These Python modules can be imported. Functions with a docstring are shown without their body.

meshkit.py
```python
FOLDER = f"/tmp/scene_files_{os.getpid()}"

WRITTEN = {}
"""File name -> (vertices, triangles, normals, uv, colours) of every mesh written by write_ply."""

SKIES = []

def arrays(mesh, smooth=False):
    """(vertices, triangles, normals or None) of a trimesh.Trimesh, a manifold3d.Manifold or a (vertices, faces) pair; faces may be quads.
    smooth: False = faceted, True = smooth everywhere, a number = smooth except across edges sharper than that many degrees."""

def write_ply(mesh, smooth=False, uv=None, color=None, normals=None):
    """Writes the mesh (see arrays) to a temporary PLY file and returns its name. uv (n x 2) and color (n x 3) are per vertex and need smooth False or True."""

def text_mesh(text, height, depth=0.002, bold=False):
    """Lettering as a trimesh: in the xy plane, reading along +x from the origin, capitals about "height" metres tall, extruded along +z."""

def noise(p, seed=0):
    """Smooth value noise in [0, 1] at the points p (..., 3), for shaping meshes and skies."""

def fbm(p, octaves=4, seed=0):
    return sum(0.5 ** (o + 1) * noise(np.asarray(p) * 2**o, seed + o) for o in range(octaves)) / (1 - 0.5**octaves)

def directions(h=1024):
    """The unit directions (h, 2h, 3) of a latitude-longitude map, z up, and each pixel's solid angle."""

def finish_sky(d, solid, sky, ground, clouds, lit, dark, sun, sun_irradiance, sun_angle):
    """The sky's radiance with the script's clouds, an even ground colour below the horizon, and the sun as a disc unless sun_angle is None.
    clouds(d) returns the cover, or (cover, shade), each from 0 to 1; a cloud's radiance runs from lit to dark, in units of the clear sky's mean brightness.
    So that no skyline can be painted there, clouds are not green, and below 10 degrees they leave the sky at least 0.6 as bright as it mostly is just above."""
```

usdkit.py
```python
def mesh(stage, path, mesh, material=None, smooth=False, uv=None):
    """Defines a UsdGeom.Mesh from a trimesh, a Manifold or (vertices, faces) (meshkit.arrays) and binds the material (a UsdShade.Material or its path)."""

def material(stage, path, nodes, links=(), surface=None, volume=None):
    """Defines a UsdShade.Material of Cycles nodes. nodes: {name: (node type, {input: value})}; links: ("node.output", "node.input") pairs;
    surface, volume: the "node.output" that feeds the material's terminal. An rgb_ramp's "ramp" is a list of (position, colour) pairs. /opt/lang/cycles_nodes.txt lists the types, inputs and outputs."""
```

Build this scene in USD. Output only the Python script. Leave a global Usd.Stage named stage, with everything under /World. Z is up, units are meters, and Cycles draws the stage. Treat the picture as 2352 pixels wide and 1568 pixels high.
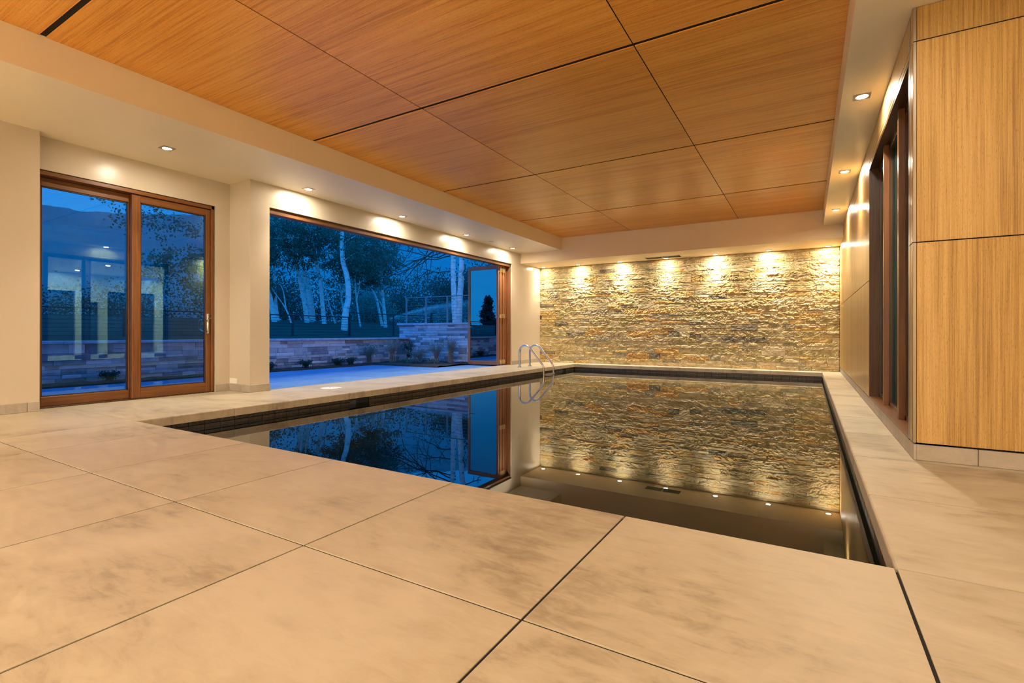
import math, random
import numpy as np, trimesh, usdkit, meshkit
from pxr import Usd, UsdGeom, UsdLux, UsdShade, Gf, Sdf

stage = Usd.Stage.CreateInMemory()
UsdGeom.Xform.Define(stage, '/World')
rnd = random.Random(7)
rng = np.random.default_rng(11)

# ------------------------------------------------------------------ camera, sky, exposure
EXPOSURE = 0.52
SKY = 1.95
LAMP = 1.0
cam = UsdGeom.Camera.Define(stage, '/World/camera')
FPX, SHIFT = 1140.3, 19.64                     # focal length and lens shift in pixels of the 2352-wide frame
R = np.array([0.85922964, 0.51158933, 0.0008851]); U = np.array([-0.00058011, -0.00075578, 0.99999955]); F = np.array([-0.51158977, 0.85922976, 0.00035261])
m = Gf.Matrix4d(*R, 0, *U, 0, *(-F), 0, 0, 0, 0.8, 1)
cam.AddTransformOp().Set(m)
cam.CreateHorizontalApertureAttr(36.0)
cam.CreateVerticalApertureAttr(24.0)
cam.CreateFocalLengthAttr(36.0 * FPX / 2352)
cam.CreateVerticalApertureOffsetAttr(-SHIFT * 36.0 / 2352)
cam.CreateExposureAttr(EXPOSURE)
cam.CreateClippingRangeAttr(Gf.Vec2f(0.05, 5000))

dome = UsdLux.DomeLight.Define(stage, '/World/sky')
dome.CreateIntensityAttr(SKY)
sky_mat = usdkit.material(stage, '/World/Looks/dusk_sky', {
    't': ('texture_coordinate', {}), 's': ('separate_xyz', {}),
    'r': ('rgb_ramp', {'ramp': [(0.0, (0.01, 0.33, 0.95)), (0.25, (0.0, 0.28, 1.0)), (0.6, (0.0, 0.28, 1.0)), (1.0, (0.0, 0.27, 1.0))]}),
    'mp': ('mapping', {'scale': (1.5, 1.5, 7.0)}), 'n': ('noise_texture', {'scale': 1.6, 'detail': 5.0, 'roughness': 0.55}),
    'cr': ('rgb_ramp', {'ramp': [(0.42, (0, 0, 0)), (0.75, (1, 1, 1))]}),
    'm': ('mix_color', {'blend_type': 'mix', 'b': (0.03, 0.40, 0.95)}), 'f': ('math', {'math_type': 'multiply', 'value2': 0.55}),
    'b': ('background_shader', {'strength': 1.0})},
    [('t.generated', 's.vector'), ('s.z', 'r.fac'), ('t.generated', 'mp.vector'), ('mp.vector', 'n.vector'), ('n.fac', 'cr.fac'), ('cr.color', 'f.value1'), ('f.value', 'm.fac'), ('r.color', 'm.a'), ('m.result', 'b.color')], surface='b.background')
UsdShade.MaterialBindingAPI.Apply(dome.GetPrim()).Bind(sky_mat)

# ------------------------------------------------------------------ main dimensions (metres, deck at z = 0)
XL, XR, YN, YF = -5.253, 0.258, 2.125, 12.018        # pool
WATER = -0.158
XW, XREC, XP1 = -6.42, -6.9, -6.743                   # pier and far wall face, recess face, near pier face
ZS, ZC, ZB = 2.861, 3.165, 2.603                      # soffit, wood ceiling, back bulkhead
XS, XT = -5.25, 0.255                                 # inner edges of the soffits
YB, YS = 11.214, 12.308                               # bulkhead face, stone wall
XC, YC = 0.573, 4.0                                   # bamboo wall corner
YREAR, XEAST = -4.0, 3.2
WARM = (1.0, 0.87, 0.67)

# ------------------------------------------------------------------ materials
MATS = {}
def mat(name, nodes, links=(), surface='p.BSDF', volume=None):
    MATS[name] = usdkit.material(stage, '/World/Looks/' + name, nodes, links, surface=surface, volume=volume)
    return MATS[name]
def plain(name, color, rough=0.5, metallic=0.0, **kw):
    return mat(name, {'p': ('principled_bsdf', {'base_color': color, 'roughness': rough, 'metallic': metallic, **kw})})

def paint(name, color, rough=0.3):
    return mat(name, {'g': ('geometry', {}), 'n': ('noise_texture', {'scale': 1.3, 'detail': 3.0}),
        'r': ('rgb_ramp', {'ramp': [(0.3, tuple(c * 0.96 for c in color)), (0.7, color)]}),
        'n2': ('noise_texture', {'scale': 260.0, 'detail': 2.0}), 'b': ('bump', {'strength': 0.03, 'distance': 0.002}),
        'p': ('principled_bsdf', {'roughness': rough, 'specular_ior_level': 0.5})},
        [('g.position', 'n.vector'), ('n.fac', 'r.fac'), ('r.color', 'p.base_color'), ('g.position', 'n2.vector'), ('n2.fac', 'b.height'), ('b.normal', 'p.normal')])
paint('wall_paint', (0.63, 0.55, 0.435), 0.28)
paint('soffit_paint', (0.95, 0.83, 0.63), 0.33)
paint('bulkhead_paint', (0.93, 0.76, 0.53), 0.5)

def bamboo(name, along, cols, rough, k=1.0):
    """Bamboo strands along axis 0, 1 or 2, tone and figure different from panel to panel."""
    def sc(a, c): return tuple(a if i == along else c for i in range(3))
    return mat(name, {
        'g': ('geometry', {}), 'o': ('object_info', {}), 'ov': ('vector_math', {'math_type': 'scale', 'vector1': (31.0, 17.0, 23.0)}), 'a': ('vector_math', {'math_type': 'add'}),
        'm1': ('mapping', {'scale': sc(0.5, 42.0 * k)}), 'n1': ('noise_texture', {'scale': 1.0, 'detail': 2.5, 'roughness': 0.6}),
        'm2': ('mapping', {'scale': sc(3.0, 170.0 * k)}), 'n2': ('noise_texture', {'scale': 1.0, 'detail': 2.0}),
        'm3': ('mapping', {'scale': sc(0.25, 5.0)}), 'n3': ('noise_texture', {'scale': 1.0, 'detail': 2.0}),
        'm4': ('mapping', {'scale': sc(40.0, 420.0 * k)}), 'n4': ('noise_texture', {'scale': 1.0, 'detail': 1.0}),
        'x12': ('mix_float', {'fac': 0.45}), 'x3': ('mix_float', {'fac': 0.22}),
        'r': ('rgb_ramp', {'ramp': [(0.385, cols[0]), (0.5, cols[1]), (0.615, cols[2])]}),
        'r4': ('rgb_ramp', {'ramp': [(0.62, (1, 1, 1)), (0.72, (0.66, 0.56, 0.44))]}),
        'mu': ('mix_color', {'blend_type': 'multiply', 'fac': 1.0}),
        'ra': ('map_range', {'to_min': 0.9, 'to_max': 1.08}), 'tv': ('vector_math', {'math_type': 'scale'}),
        'b': ('bump', {'strength': 0.05, 'distance': 0.002}),
        'p': ('principled_bsdf', {'roughness': rough, 'specular_ior_level': 0.45})},
        [('o.random', 'ov.scale'), ('g.position', 'a.vector1'), ('ov.vector', 'a.vector2')]
        + [e for i in '1234' for e in (('a.vector', f'm{i}.vector'), (f'm{i}.vector', f'n{i}.vector'))]
        + [('n1.fac', 'x12.a'), ('n2.fac', 'x12.b'), ('x12.result', 'x3.a'), ('n3.fac', 'x3.b'), ('x3.result', 'r.fac'), ('n4.fac', 'r4.fac'),
           ('r.color', 'mu.a'), ('r4.color', 'mu.b'), ('o.random', 'ra.value'), ('mu.result', 'tv.vector1'), ('ra.result', 'tv.scale'), ('tv.vector', 'p.base_color'), ('n2.fac', 'b.height'), ('b.normal', 'p.normal')])
bamboo('ceiling_bamboo', 0, [(0.70, 0.27, 0.04), (0.93, 0.42, 0.07), (0.98, 0.52, 0.115)], 0.33)
bamboo('wall_bamboo', 2, [(0.38, 0.215, 0.072), (0.54, 0.335, 0.115), (0.65, 0.42, 0.165)], 0.3, 1.5)

def concrete(name, dark, mid, light, rough=0.5, s=1.0, bump=0.05):
    return mat(name, {
        'g': ('geometry', {}), 'o': ('object_info', {}), 'ov': ('vector_math', {'math_type': 'scale', 'vector1': (13.0, 29.0, 0.0)}), 'a': ('vector_math', {'math_type': 'add'}),
        'n1': ('noise_texture', {'scale': 1.0 * s, 'detail': 7.0, 'roughness': 0.66, 'distortion': 0.7}),
        'm2': ('mapping', {'scale': (2.2 * s, 7.0 * s, 3.0 * s), 'rotation': (0, 0, 0.5)}), 'n2': ('noise_texture', {'scale': 2.4, 'detail': 8.0, 'roughness': 0.7, 'distortion': 0.5}),
        'n3': ('noise_texture', {'scale': 90.0, 'detail': 3.0}),
        'x': ('mix_float', {'fac': 0.42}),
        'r': ('rgb_ramp', {'ramp': [(0.34, dark), (0.475, mid), (0.59, light)]}),
        'rr': ('map_range', {'from_min': 0.3, 'from_max': 0.7, 'to_min': rough - 0.1, 'to_max': rough + 0.12}),
        'b': ('bump', {'strength': bump, 'distance': 0.002}), 'p': ('principled_bsdf', {'specular_ior_level': 0.4})},
        [('o.random', 'ov.scale'), ('g.position', 'a.vector1'), ('ov.vector', 'a.vector2'), ('a.vector', 'n1.vector'), ('g.position', 'm2.vector'), ('m2.vector', 'n2.vector'), ('g.position', 'n3.vector'),
         ('n1.fac', 'x.a'), ('n2.fac', 'x.b'), ('x.result', 'r.fac'), ('r.color', 'p.base_color'), ('n2.fac', 'rr.value'), ('rr.result', 'p.roughness'), ('n3.fac', 'b.height'), ('b.normal', 'p.normal')])
concrete('deck_concrete', (0.26, 0.20, 0.125), (0.44, 0.37, 0.255), (0.51, 0.44, 0.318))
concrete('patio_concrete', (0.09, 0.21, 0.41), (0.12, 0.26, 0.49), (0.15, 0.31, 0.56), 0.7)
concrete('base_tile', (0.36, 0.31, 0.25), (0.42, 0.37, 0.30), (0.47, 0.41, 0.34), 0.5, 3.0)
plain('joint_dark', (0.025, 0.018, 0.012), 0.9)
plain('gap_black', (0.008, 0.006, 0.005), 0.9)

def stone(name, c0, c1, c2):
    return mat(name, {
        'g': ('geometry', {}), 'o': ('object_info', {}), 'ov': ('vector_math', {'math_type': 'scale', 'vector1': (7.0, 5.0, 9.0)}), 'a': ('vector_math', {'math_type': 'add'}),
        'n1': ('noise_texture', {'scale': 7.0, 'detail': 5.0, 'roughness': 0.65}), 'm2': ('mapping', {'scale': (16.0, 16.0, 50.0)}), 'n2': ('noise_texture', {'scale': 1.0, 'detail': 5.0, 'roughness': 0.7}),
        'r': ('rgb_ramp', {'ramp': [(0.34, c0), (0.5, c1), (0.66, c2)]}), 'b': ('bump', {'strength': 0.5, 'distance': 0.007}),
        'p': ('principled_bsdf', {'roughness': 0.8, 'specular_ior_level': 0.3})},
        [('o.random', 'ov.scale'), ('g.position', 'a.vector1'), ('ov.vector', 'a.vector2'), ('a.vector', 'n1.vector'), ('a.vector', 'm2.vector'), ('m2.vector', 'n2.vector'), ('n1.fac', 'r.fac'), ('r.color', 'p.base_color'), ('n2.fac', 'b.height'), ('b.normal', 'p.normal')])
STONES = [stone('stone_tan', (0.371, 0.280, 0.139), (0.536, 0.415, 0.218), (0.639, 0.510, 0.286)),
          stone('stone_olive', (0.340, 0.275, 0.126), (0.474, 0.385, 0.185), (0.577, 0.470, 0.239)),
          stone('stone_gold', (0.433, 0.290, 0.101), (0.587, 0.410, 0.160), (0.680, 0.500, 0.218)),
          stone('stone_grey', (0.278, 0.235, 0.147), (0.391, 0.335, 0.210), (0.484, 0.420, 0.269)),
          stone('stone_cream', (0.474, 0.380, 0.218), (0.618, 0.510, 0.302), (0.700, 0.590, 0.370)),
          stone('stone_rust', (0.433, 0.240, 0.076), (0.587, 0.360, 0.126), (0.649, 0.450, 0.193)),
          stone('stone_slate', (0.144, 0.120, 0.080), (0.227, 0.200, 0.134), (0.319, 0.280, 0.193))]
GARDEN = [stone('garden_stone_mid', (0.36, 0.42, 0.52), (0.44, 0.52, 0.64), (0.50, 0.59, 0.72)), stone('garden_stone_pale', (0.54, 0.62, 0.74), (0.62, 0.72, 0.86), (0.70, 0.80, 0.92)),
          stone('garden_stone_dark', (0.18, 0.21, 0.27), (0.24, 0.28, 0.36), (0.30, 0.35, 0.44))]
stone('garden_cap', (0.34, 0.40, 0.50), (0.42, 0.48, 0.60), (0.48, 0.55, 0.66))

def timber(name, c0, c1, along, rough=0.35):
    s = tuple(2.0 if i == along else 60.0 for i in range(3))
    return mat(name, {'g': ('geometry', {}), 'm': ('mapping', {'scale': s}), 'n': ('noise_texture', {'scale': 1.0, 'detail': 4.0, 'roughness': 0.6}), 'r': ('rgb_ramp', {'ramp': [(0.35, c0), (0.65, c1)]}),
        'p': ('principled_bsdf', {'roughness': rough, 'specular_ior_level': 0.5})}, [('g.position', 'm.vector'), ('m.vector', 'n.vector'), ('n.fac', 'r.fac'), ('r.color', 'p.base_color')])
timber('door_wood_upright', (0.15, 0.052, 0.012), (0.24, 0.092, 0.024), 2)
timber('door_wood_rail', (0.15, 0.052, 0.012), (0.24, 0.092, 0.024), 1)
timber('head_wood', (0.13, 0.05, 0.015), (0.19, 0.08, 0.026), 1, 0.4)
timber('leaf_wood', (0.22, 0.085, 0.035), (0.31, 0.13, 0.06), 2)
timber('dark_wood', (0.05, 0.02, 0.008), (0.085, 0.034, 0.013), 2, 0.3)
timber('mullion_wood', (0.13, 0.048, 0.014), (0.20, 0.078, 0.024), 2, 0.35)

def glass(name, tint, ior=1.5, rough=0.0, refl=(1, 1, 1)):
    return mat(name, {'t': ('transparent_bsdf', {'color': tint}), 'g': ('glossy_bsdf', {'color': refl, 'roughness': rough}), 'f': ('fresnel', {'IOR': ior}), 'm': ('mix_closure', {})},
        [('f.fac', 'm.fac'), ('t.BSDF', 'm.closure1'), ('g.BSDF', 'm.closure2')], surface='m.closure')
glass('window_glass', (0.80, 0.80, 0.81), 1.9, refl=(0.35, 0.8, 1.0))
glass('leaf_glass', (0.72, 0.80, 0.82), 4.0, refl=(0.75, 0.97, 1.0))
glass('pool_water_surface', (0.62, 0.70, 0.62), 1.5)

plain('steel', (0.62, 0.61, 0.60), 0.22, 1.0)
plain('trim_metal', (0.55, 0.50, 0.44), 0.35, 1.0)
plain('brass', (0.72, 0.58, 0.36), 0.3, 1.0)
plain('aluminium', (0.42, 0.37, 0.31), 0.34, 1.0)
plain('white_plastic', (0.85, 0.82, 0.76), 0.4)
plain('vent_metal', (0.42, 0.37, 0.31), 0.5)
plain('vent_dark', (0.10, 0.085, 0.07), 0.7)
plain('dark_panel', (0.02, 0.03, 0.045), 0.6)
plain('fence_metal', (0.03, 0.035, 0.045), 0.5, 0.4)
plain('rail_metal', (0.26, 0.28, 0.31), 0.5, 0.3)
plain('soil', (0.045, 0.036, 0.03), 0.95)
plain('red_plastic', (0.5, 0.03, 0.04), 0.5)
plain('basin_plaster', (0.035, 0.034, 0.03), 0.6)
plain('petal', (0.7, 0.7, 0.62), 0.7)
mat('lamp_lens', {'e': ('emission', {'color': (1.0, 0.88, 0.68), 'strength': 14.0})}, surface='e.emission')
mat('pool_tile', {'g': ('geometry', {}), 'o': ('object_info', {}), 'n': ('noise_texture', {'scale': 45.0, 'detail': 5.0, 'roughness': 0.7}), 'r': ('rgb_ramp', {'ramp': [(0.35, (0.018, 0.014, 0.011)), (0.55, (0.05, 0.038, 0.028)), (0.75, (0.12, 0.09, 0.065))]}),
    'b': ('bump', {'strength': 0.4, 'distance': 0.004}), 'p': ('principled_bsdf', {'roughness': 0.32})}, [('g.position', 'n.vector'), ('n.fac', 'r.fac'), ('r.color', 'p.base_color'), ('n.fac', 'b.height'), ('b.normal', 'p.normal')])
mat('aspen_bark', {'g': ('geometry', {}), 'm': ('mapping', {'scale': (5.0, 5.0, 14.0)}), 'n': ('noise_texture', {'scale': 1.0, 'detail': 5.0, 'roughness': 0.65}), 'r': ('rgb_ramp', {'ramp': [(0.33, (0.06, 0.06, 0.058)), (0.38, (0.6, 0.6, 0.59)), (0.6, (0.84, 0.85, 0.84))]}),
    'p': ('principled_bsdf', {'roughness': 0.85})}, [('g.position', 'm.vector'), ('m.vector', 'n.vector'), ('n.fac', 'r.fac'), ('r.color', 'p.base_color')])
plain('dead_bark', (0.09, 0.08, 0.07), 0.9)
def leaves(name, c):
    return mat(name, {'p': ('principled_bsdf', {'base_color': c, 'roughness': 0.5}), 't': ('translucent_bsdf', {'color': tuple(x * 0.8 for x in c)}), 'm': ('mix_closure', {'fac': 0.3})}, [('p.BSDF', 'm.closure1'), ('t.BSDF', 'm.closure2')], surface='m.closure')
leaves('aspen_leaf', (0.085, 0.13, 0.09)); leaves('shrub_leaf', (0.12, 0.17, 0.14)); leaves('conifer_leaf', (0.035, 0.055, 0.042)); leaves('sage_leaf', (0.30, 0.29, 0.26)); leaves('lawn_grass', (0.05, 0.07, 0.035))
mat('meadow', {'g': ('geometry', {}), 'n': ('noise_texture', {'scale': 0.8, 'detail': 6.0}), 'r': ('rgb_ramp', {'ramp': [(0.35, (0.012, 0.016, 0.01)), (0.65, (0.032, 0.038, 0.025))]}), 'p': ('principled_bsdf', {'roughness': 0.95})}, [('g.position', 'n.vector'), ('n.fac', 'r.fac'), ('r.color', 'p.base_color')])
mat('hill_scrub', {'g': ('geometry', {}), 'n': ('noise_texture', {'scale': 0.035, 'detail': 9.0, 'roughness': 0.65}), 'r': ('rgb_ramp', {'ramp': [(0.35, (0.14, 0.16, 0.17)), (0.65, (0.20, 0.22, 0.23))]}), 'p': ('principled_bsdf', {'roughness': 1.0})}, [('g.position', 'n.vector'), ('n.fac', 'r.fac'), ('r.color', 'p.base_color')])
plain('spray_water', (0.85, 0.88, 0.9), 0.3)

# ------------------------------------------------------------------ stage helpers
used = {}
def numbered(parent, name):
    k = (parent, name); n = used.get(k, -1) + 1; used[k] = n
    return f'{parent}/{name}' if n == 0 else f'{parent}/{name}_{n:03d}'
def meta(prim, label=None, cat=None, group=None, kind=None):
    for k, v in (('label', label), ('category', cat), ('group', group), ('kind', kind)):
        if v: prim.SetCustomDataByKey(k, v)
    return prim
def thing(name, label=None, cat=None, loc=(0, 0, 0), group=None, kind=None, rotz=0):
    x = UsdGeom.Xform.Define(stage, numbered('/World', name))
    if any(loc): x.AddTranslateOp().Set(Gf.Vec3d(*map(float, loc)))
    if rotz: x.AddRotateZOp().Set(float(rotz))
    return meta(x.GetPrim(), label, cat, group, kind)
def struct(name): return thing(name, kind='structure')
class MB:
    def __init__(s): s.v, s.f, s.n = [], [], 0
    def add(s, mesh):
        v, f, _ = meshkit.arrays(mesh)
        s.v.append(v); s.f.append(f + s.n); s.n += len(v); return s
    def box(s, x0, x1, y0, y1, z0, z1, b=0.0): return s.add(box(x0, x1, y0, y1, z0, z1, b))
    def get(s): return np.vstack(s.v), np.vstack(s.f)
def obj(name, mesh, material, parent=None, label=None, cat=None, group=None, kind=None, smooth=False):
    if isinstance(mesh, MB): mesh = mesh.get()
    p = numbered(str(parent.GetPath()) if parent else '/World', name)
    g = usdkit.mesh(stage, p, mesh, MATS[material] if isinstance(material, str) else material, smooth=smooth)
    return meta(g.GetPrim(), label, cat, group, kind)
QUADS = np.array([[0, 3, 2, 1], [4, 5, 6, 7], [0, 1, 5, 4], [1, 2, 6, 5], [2, 3, 7, 6], [3, 0, 4, 7]])
def hull(p): return trimesh.convex.convex_hull(np.asarray(p, float))
def box(x0, x1, y0, y1, z0, z1, b=0.0):
    if b <= 0:
        v = np.array([[x0, y0, z0], [x1, y0, z0], [x1, y1, z0], [x0, y1, z0], [x0, y0, z1], [x1, y0, z1], [x1, y1, z1], [x0, y1, z1]], float)
        return v, np.vstack([QUADS[:, [0, 1, 2]], QUADS[:, [0, 2, 3]]])
    p = []
    for x, sx in ((x0, 1), (x1, -1)):
        for y, sy in ((y0, 1), (y1, -1)):
            for z, sz in ((z0, 1), (z1, -1)):
                p += [(x + sx * b, y + sy * b, z), (x + sx * b, y, z + sz * b), (x, y + sy * b, z + sz * b)]
    return hull(p)
def tube(points, radii, sides=12, caps=True):
    p = np.asarray(points, float); r = np.broadcast_to(np.asarray(radii, float), (len(p),))
    t = np.gradient(p, axis=0); t /= np.linalg.norm(t, axis=1, keepdims=True) + 1e-12
    a = np.cross(t[0], [0, 0, 1.0] if abs(t[0][2]) < 0.9 else [1.0, 0, 0]); A_ = []
    for k in range(len(p)):
        a = a - t[k] * (a @ t[k]); a /= np.linalg.norm(a) + 1e-12; A_.append(a)
    A_ = np.array(A_); B_ = np.cross(t, A_); ang = np.arange(sides) * 2 * np.pi / sides
    v = p[:, None] + r[:, None, None] * (np.cos(ang)[None, :, None] * A_[:, None] + np.sin(ang)[None, :, None] * B_[:, None])
    v = v.reshape(-1, 3); f = []
    i, j = np.meshgrid(np.arange(len(p) - 1), np.arange(sides), indexing='ij')
    q = np.stack([i * sides + j, i * sides + (j + 1) % sides, (i + 1) * sides + (j + 1) % sides, (i + 1) * sides + j], -1).reshape(-1, 4)
    f = np.vstack([q[:, [0, 1, 2]], q[:, [0, 2, 3]]])
    if caps:
        n = len(v); v = np.vstack([v, p[0], p[-1]])
        c = [[n, (k + 1) % sides, k] for k in range(sides)] + [[n + 1, (len(p) - 1) * sides + k, (len(p) - 1) * sides + (k + 1) % sides] for k in range(sides)]
        f = np.vstack([f, c])
    return v, f
def smooth_path(pts, n=8):
    """Catmull-Rom through the points."""
    p = np.asarray(pts, float); p = np.vstack([2 * p[0] - p[1], p, 2 * p[-1] - p[-2]]); out = []
    for k in range(1, len(p) - 2):
        for t in np.linspace(0, 1, n, endpoint=False):
            a, b, c, d = p[k - 1], p[k], p[k + 1], p[k + 2]
            out.append(0.5 * (2 * b + (c - a) * t + (2 * a - 5 * b + 4 * c - d) * t * t + (3 * b - a - 3 * c + d) * t ** 3))
    return np.array(out + [p[-2]])
def cyl(r, z0, z1, n=32, cx=0, cy=0):
    a = np.arange(n) * 2 * np.pi / n
    return hull(np.vstack([np.c_[cx + r * np.cos(a), cy + r * np.sin(a), np.full(n, z)] for z in (z0, z1)]))

# ------------------------------------------------------------------ floor: concrete slabs with open joints, rounded at the pool edge
def slab(x0, x1, y0, y1, t=0.085, r=(0.0015, 0.0015, 0.0015, 0.0015)):
    """r: edge radius at x0, x1, y0, y1."""
    p = [(x, y, -t) for x in (x0, x1) for y in (y0, y1)]
    for th in np.linspace(0, np.pi / 2, 4):
        i, d = 1 - math.sin(th), 1 - math.cos(th)
        for x, s, q in ((x0, 1, r[0]), (x1, -1, r[1])):
            p += [(x + s * q * i, y, -q * d if th < 1.5 else -q) for y in (y0 + r[2] * i, y1 - r[3] * i)]
        for y, s, q in ((y0, 1, r[2]), (y1, -1, r[3])):
            p += [(x, y + s * q * i, -q * d) for x in (x0 + r[0] * i, x1 - r[1] * i)]
    # keep the profile convex: th = 0 is the vertical side foot, th = pi/2 the top
    q = []
    for th in np.linspace(0, np.pi / 2, 4):
        c, s_ = 1 - math.cos(th), 1 - math.sin(th)
        for x, s, rr in ((x0, 1, r[0]), (x1, -1, r[1])):
            for y, sy, ry in ((y0, 1, r[2]), (y1, -1, r[3])):
                q.append((x + s * rr * c, y + sy * ry * c, -max(rr, ry) * s_))
    return hull([(x, y, -t) for x in (x0, x1) for y in (y0, y1)] + q)
floor = struct('floor')
g, e, nose = 0.0038, 0.0015, 0.014
xs = [XR - 0.9445 * k for k in range(0, 6)] + [XL]                  # joints in x between the pool's right and left edge
yj = [YN + 0.9085 * k for k in range(0, 11)] + [YF]
for (a, b) in zip(xs[1:], xs[:-1]):                                 # deck in front of the pool
    obj('slab', slab(a + g, b - g, 1.207 + g, YN, r=(e, e, e, 0.006)), 'deck_concrete', floor)
    obj('slab', slab(a + g, b - g, 0.29, 1.207 - g), 'deck_concrete', floor)
    obj('slab', slab(a + g, b - g, -1.6, 0.283), 'deck_concrete', floor)
    obj('slab', slab(a + g, b - g, YREAR, -1.606), 'deck_concrete', floor)
for a, b in ((XREC - 0.3, XL),):                                    # left of the pool, to the wall
    for y0, y1 in zip(yj[:-1], yj[1:]):
        x0 = XREC - 0.3 if y0 < 3.9 else XW - 0.08
        obj('slab', slab(x0, b, y0 + 0.0015, y1 - 0.0015, r=(e, nose, e, e)), 'deck_concrete', floor)
    for y0, y1 in ((1.207, YN), (0.29, 1.207), (-1.6, 0.29), (YREAR, -1.6)):
        obj('slab', slab(XREC - 0.3, XL - g, y0 + 0.002, y1 - 0.002), 'deck_concrete', floor)
for y0, y1 in zip(yj[:-1], yj[1:]):                                 # right of the pool, to the bamboo wall
    obj('slab', slab(XR, XC + 0.2 if y0 > 4.0 else XEAST, y0 + 0.0036, y1 - 0.0036, r=(nose, e, 0.0008, 0.0008)), 'deck_concrete', floor)
for y0, y1 in ((1.207, YN), (0.29, 1.207), (-1.6, 0.29), (YREAR, -1.6)):
    obj('slab', slab(XR + 0.005, XEAST, y0 + 0.003, y1 - 0.003), 'deck_concrete', floor)
for a, b in zip([XW - 0.05] + xs[::-1], xs[::-1] + [XC + 0.2]):     # coping strip along the stone wall
    obj('slab', slab(a + 0.0015, b - 0.0015, YF, YS + 0.1, r=(e, e, nose, e)), 'deck_concrete', floor)
mb = MB()
for q in ((XREC - 0.3, XEAST, YREAR, YN - 0.03), (XREC - 0.28, XL - 0.03, YN - 0.03, 3.94), (XW - 0.06, XL - 0.03, 3.94, YF), (XR + 0.03, XEAST, YN - 0.03, YF), (XW - 0.04, XC + 0.15, YF + 0.02, YS + 0.05)):
    mb.box(*q, -0.3, -0.0035)
obj('joint_filler', mb, 'gap_black', floor)

# ------------------------------------------------------------------ pool
pool = thing('pool', 'long rectangular indoor pool with dark tiled waterline under the concrete deck edge', 'pool')
mb = MB(); D = -1.5; w = 0.03
mb.box(XL - 0.15, XL - w, YN - 0.1, YF + 0.1, D, -0.085); mb.box(XR + w, XR + 0.15, YN - 0.1, YF + 0.1, D, -0.085)
mb.box(XL - w, XR + w, YF + w, YF + 0.15, D, -0.085); mb.box(XL - w, XR + w, YN - 0.15, YN - w, D, -0.085); mb.box(XL - 0.15, XR + 0.15, YN - 0.15, YF + 0.15, D - 0.1, D)
obj('basin', mb, 'basin_plaster', pool)
SK = [(4.60, 4.96), (11.22, 11.52)]                                 # skimmer mouths in the left wall
def in_sk(a, b): return any(a < s1 - 0.01 and b > s0 + 0.01 for s0, s1 in SK)
pitch = 0.1545
n = int((YF - YN) / pitch) + 1
for row, (z0, z1, o) in enumerate(((-0.124, -0.087, 0.0), (-0.275, -0.128, 0.005))):
    for k in range(n):
        y0, y1 = YN + k * pitch + 0.002, min(YN + (k + 1) * pitch - 0.002, YF)
        for s0, s1 in SK:
            if y0 < s0 < y1: y1 = s0
            if y0 < s1 < y1: y0 = s1
        if in_sk(y0, y1) or y1 - y0 < 0.015: continue
        obj('waterline_tile', box(XL - w, XL - w + 0.012 + o + rnd.uniform(-0.001, 0.001), y0, y1, z0, z1, 0.0025), 'pool_tile', pool)
    for k in range(36):
        x0, x1 = XL + k * pitch - 0.02, min(XL + (k + 1) * pitch - 0.024, XR + w)
        obj('waterline_tile', box(x0, x1, YF + w - 0.012 - o - rnd.uniform(-0.001, 0.001), YF + w, z0, z1, 0.0025), 'pool_tile', pool)
mb = MB()
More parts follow.
